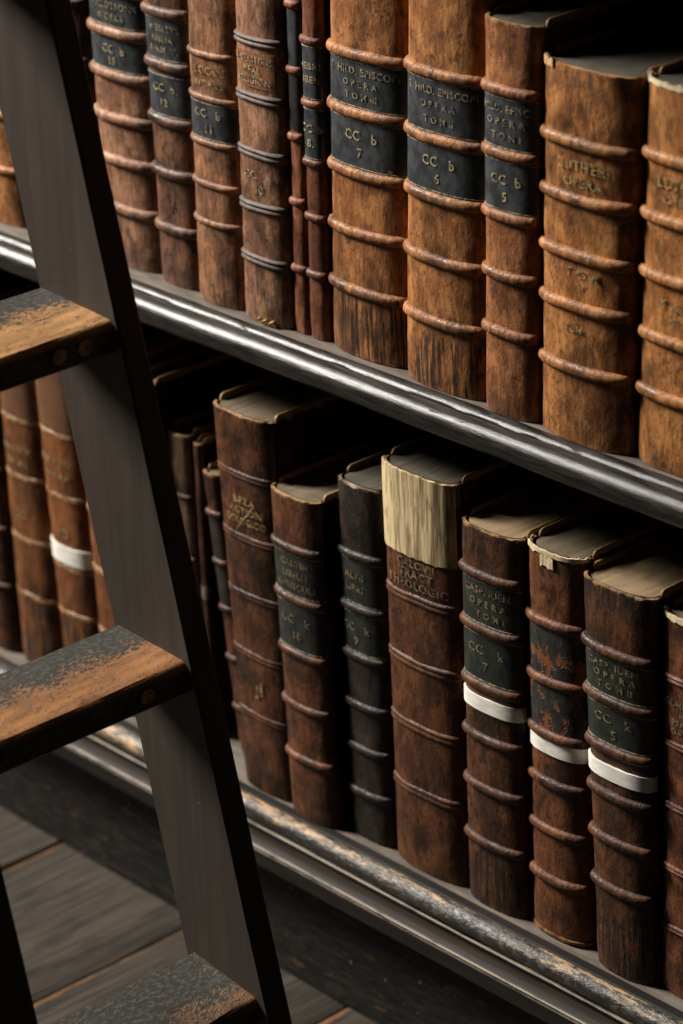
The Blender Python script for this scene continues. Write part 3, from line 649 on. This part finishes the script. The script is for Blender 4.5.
B = lower('dark brown volume with a white paper band under its black label numbered 7', 'umber_seven', UMB, 0.1477, 0.0074, 0.0770, 0.3944, 0.18, 0.0014, -0.002, 33, z, 0.0050, bk=dict(twist=0.03), tail=0.9, tail_h=0.07, head=0.7, page=M_page_tan)
B.label(z[1], z[0], M_lab_green, [('CASP. IUEN.', 0.3325, 0.0068, 0.062, 0.003), ('O P E R A', 0.3205, 0.0064, 0.048, 0.003), ('T O M I', 0.3085, 0.0064, 0.042, 0.006)], M_gold_faint)
B.label(z[2], z[1], M_lab_green, [('CC.   k', 0.2725, 0.0090, 0.050, 0.0), ('7', 0.2565, 0.0085, 0.02, 0.0)], M_gold_faint, name='shelf_label')
B.patch('paper_band', 0.2090, 0.2235, M_white, -1.0, 1.0, 0.0018, 0.0002, label='white paper band')
z = [0.325, 0.267, 0.213, 0.164, 0.114, 0.062]
B = lower('white-banded volume with cream headcap and torn black labels showing orange leather', 'torn_label_brown', (lerp3(UMB[0], RUST[0], 0.55), lerp3(UMB[1], ORG[1], 0.5), UMB[2]), 0.2288, 0.0151, 0.0730, 0.3961, 0.24, -0.0029, -0.012, 34, z, 0.0052, bk=dict(twist=0.012), patch=0.75)
B.label(z[1], z[0], M_lab_torn, [], line=False); B.label(z[2], z[1], M_lab_torn, [], line=False, name='shelf_label')
B.patch('headcap', 0.3915, 0.3955, M_cream, -0.99, 0.99, 0.0012, 0.0012, 0.0002, label='cream vellum headcap')
B.patch('headcap_flap', 0.3800, 0.3920, M_cream, -0.22, 0.16, 0.0012, 0.0035, 0.0005, label='torn cream flap under the headcap')
B.patch('paper_band', 0.1935, 0.2080, M_white, -1.0, 1.0, 0.0018, 0.0002, label='white paper band')
B.patch('torn_tail', 0.0022, 0.0050, simple('bare_brown_leather', (0.26, 0.13, 0.055), (0.09, 0.04, 0.018), (150, 150, 150), 0.8, 0.15, 0.4), -0.9, 0.95, 0.0010, 0.0006, 0.0002, label='bare worn leather at the foot of the spine')
z = [0.326, 0.278, 0.230, 0.184, 0.138, 0.089]
B = lower('wide dark volume at right with white paper band and black label numbered 5', 'umber_five', (UMB[0], UMB[1], UMB[2]), 0.3165, 0.0072, 0.0690, 0.3895, 0.22, -0.044, -0.002, 35, z, 0.0052, bk=dict(twist=0.04), head=1.0, tail=1.0, tail_h=0.07, page=M_page_tan)
B.label(z[1], z[0], M_lab_green, [('CASP. IUEN.', 0.313, 0.0060, 0.058, 0.001), ('O P E R A', 0.3035, 0.0058, 0.048, 0.002), ('T O M II', 0.2935, 0.0058, 0.042, 0.002)], M_gold_faint)
B.label(z[2], z[1], M_lab_green, [('CC   k', 0.2610, 0.0082, 0.046, 0.0), ('5', 0.2465, 0.0085, 0.02, 0.001)], M_gold_faint, name='shelf_label')
B.patch('paper_band', 0.2000, 0.2145, M_white, -1.0, 1.0, 0.0018, 0.0002, label='white paper band')
z = [0.318, 0.255, 0.193, 0.130, 0.069]
B = lower('rightmost book on lower shelf, red-brown spine with faint gilt lines, cut by right edge', 'plum_end', (lerp3(DKR[0], RUST[0], 0.6), lerp3(DKR[1], RUST[1], 0.7), DKR[2]), 0.3862, 0.0175, 0.0640, 0.3796, 0.22, -0.002, -0.002, 36, z, 0.0042, bk=dict(flat=0.8, double=True))
B.text([('COMMENT', 0.296, 0.0060, 0.046, 0.0), ('IN', 0.287, 0.0058, 0.014, 0.0), ('PSALM', 0.278, 0.0058, 0.036, 0.0), ('DAVID', 0.269, 0.0058, 0.036, 0.0)], M_gold_faint, 0.0012, B.spine)
B.patch('headcap', 0.3740, 0.3786, M_cream, -0.99, 0.99, 0.0009, 0.0010, 0.0002, label='pale worn headcap')

# ------------------------------------------------------------------ ladder
def tread_mat(name, wear, seed, wood=(0.36, 0.165, 0.048)):
    n = NT(name); x, y, z = n.sep()[0:3]
    g = n.noise((60, 14, 60), 1, 5, 0.7, (seed, 0, 0)); b = n.noise((42, 24, 42), 1, 5, 0.75, (seed, 3, seed))
    sp = n.noise((260, 160, 260), 1, 3, 0.7, (0, seed, 0))
    e = n.math('ADD', x, n.math('ADD', n.math('MULTIPLY', n.math('SUBTRACT', b, 0.5), 0.07), n.math('MULTIPLY', n.math('SUBTRACT', sp, 0.5), 0.11)))
    m = n.rng(e, 0.004-wear, 0.034-wear)
    m = n.math('MULTIPLY', m, n.rng(z, -0.009, -0.004))          # the worn top and nose only
    chip = n.rng(n.noise((34, 30, 34), 1, 4, 0.6, (seed+2, seed, 1)), 0.66, 0.70)
    m = n.math('MAXIMUM', m, n.math('MULTIPLY', chip, 0.5))
    wc = n.mix(n.rng(g, 0.35, 0.65), wood, lerp3(wood, (0.05, 0.02, 0.01), 0.55))
    wc = n.mix(n.math('MULTIPLY', n.rng(sp, 0.56, 0.66), 0.7), wc, (0.03, 0.016, 0.008))
    bc = n.mix(n.rng(sp, 0.45, 0.7), (0.030, 0.029, 0.026), (0.085, 0.078, 0.062))
    c = n.mix(m, bc, wc)
    return n.out(c, n.rng(m, 0, 1, 0.42, 0.55), n.math('SUBTRACT', n.math('ADD', g, sp), m), 0.4, 0.0016, 0.4)
def stile_mat():
    n = NT('ladder_black_brown_paint'); g = n.noise((60, 60, 4), 1, 5, 0.65); b = n.noise((16, 16, 7), 1, 4, 0.6)
    c = n.mix(n.rng(g, 0.35, 0.7), (0.046, 0.035, 0.028), (0.062, 0.049, 0.039))
    c = n.mix(n.math('MULTIPLY', n.rng(b, 0.45, 0.7), 0.5), c, (0.040, 0.033, 0.027))
    fk = n.rng(n.noise((140, 140, 110), 1, 2, 0.5, (3, 3, 3)), 0.755, 0.785)
    c = n.mix(n.math('MULTIPLY', fk, 0.8), c, (0.26, 0.23, 0.19))
    return n.out(c, 0.6, g, 0.25, 0.001, 0.2)
M_stile = stile_mat()
lad = thing('library_ladder', 'black wooden library ladder with worn brown treads leaning left before the bookcase', 'ladder', (0.20, -0.42, 0))
LX, LY = 0.20, -0.42
def sx_left(z): return -0.0727-0.239*(z-ZO-0.2583)
def sx_right(z): return 0.0756-0.2416*(z-ZO-0.0778)
ZO = 0.7075
def stile(y0, y1):
    v, f = [], []; n = 60; zt = 1.62; ch = 0.0022
    for i in range(n+1):
        z = 0.0005+zt*i/n
        a, b = sx_left(z), sx_right(z)
        wl = noise.noise(Vector((1.3, y0, z*9)))*0.0008; wr = noise.noise(Vector((5.3, y0, z*11)))*0.0009
        a += wl; b += wr
        for x, y in ((a+ch, y0), (b-ch, y0), (b, y0+ch), (b, y1-ch), (b-ch, y1), (a+ch, y1), (a, y1-ch), (a, y0+ch)):
            v.append((x-LX, y-LY, z))
    for i in range(n):
        for j in range(8):
            a = i*8+j; c = i*8+(j+1) % 8; f.append((a, c, c+8, a+8))
    f.append(tuple(range(7, -1, -1))); f.append(tuple(n*8+j for j in range(8)))
    return mesh_obj('stile', v, f, M_stile, lad, True)
stile(-0.300, -0.275); stile(-0.578, -0.527)
M_plug = simple('bare_dowel_end', (0.42, 0.24, 0.10), (0.20, 0.10, 0.04), (150, 150, 150), 0.7, 0.2)
def tread(xf, zf, xb, zb, mat, th=0.030, worn=0.003, seed=0, plugs=()):
    """local x runs back to front, y along the tread, z up; origin at the middle of the top"""
    L = math.hypot(xf-xb, zf-zb); ang = math.atan2(zb-zf, xf-xb)
    sec = []
    hx = L/2; r = 0.007
    sec.append((-hx, -th)); sec.append((-hx, -0.002)); sec.append((-hx+0.002, 0.0))
    for q in range(1, 9): sec.append((-hx+0.002+(L-0.002-r)*q/9.0, 0.0))
    for q in range(6):
        a = math.radians(90-q*18); sec.append((hx-r+r*math.cos(a), -r+r*math.sin(a)))
    sec.append((hx, -th+0.002)); sec.append((hx-0.002, -th))
    y0, y1 = -0.1075, 0.1200; n = 30; k = len(sec); v, f = [], []
    for i in range(n+1):
        y = y0+(y1-y0)*i/n; mid = max(0.0, 1-(abs(y)/0.112)**3)
        for j, (x, z) in enumerate(sec):
            if z > -0.012:
                fr = max(0.0, (x+hx)/(2*hx)); z2 = z-worn*mid*fr**2*(1+0.5*noise.noise(Vector((y*22, seed, fr))))
                z2 += noise.noise(Vector((x*60, y*40, seed)))*0.0005
                x2 = x-worn*0.8*mid*(fr > 0.93)*(1+noise.noise(Vector((y*30, seed+3, 1))))
            else: x2, z2 = x, z
            v.append((x2, y, z2))
    for i in range(n):
        for j in range(k):
            a = i*k+j; c = i*k+(j+1) % k; f.append((a, a+k, c+k, c))
    f.append(tuple(range(k))); f.append(tuple(n*k+j for j in range(k-1, -1, -1)))
    o = mesh_obj('tread', v, f, mat, lad, True)
    for py in plugs:
        pv, pf = [], []
        for q in range(16):
            a = q*math.pi/8; rr = 0.0068*(1+0.12*noise.noise(Vector((math.cos(a)*2, math.sin(a)*2, py*50))))
            for dx in (0.0, 0.0007): pv.append((hx+dx-0.0002, py+rr*math.cos(a)*1.1, -th*0.52+rr*math.sin(a)))
        for q in range(16):
            a = 2*q; c = 2*((q+1) % 16); pf.append((a, c, c+1, a+1))
        pf.append(tuple(2*q+1 for q in range(16)))
        mesh_obj('dowel_plug', pv, pf, M_plug, o, True)
    o.location = ((xf+xb)/2-LX, -0.42-LY, (zf+zb)/2+ZO); o.rotation_euler = (0, ang, 0)
    return o
tread(-0.0155, 0.450, -0.1160, 0.456, tread_mat('tread_wear_high', 0.012, 1.0), seed=1)
tread(0.0546, 0.1448, -0.0445, 0.1502, tread_mat('tread_wear_upper', 0.026, 2.0, (0.42, 0.21, 0.068)), seed=2, plugs=(0.090, 0.063))
tread(0.1249, -0.1499, 0.0297, -0.1453, tread_mat('tread_wear_middle', 0.024, 3.0, (0.30, 0.125, 0.036)), seed=3, plugs=(0.076,))
tread(0.1960, -0.4578, 0.1073, -0.4466, tread_mat('tread_wear_lower', -0.002, 4.0, (0.17, 0.085, 0.034)), worn=0.006, seed=4)
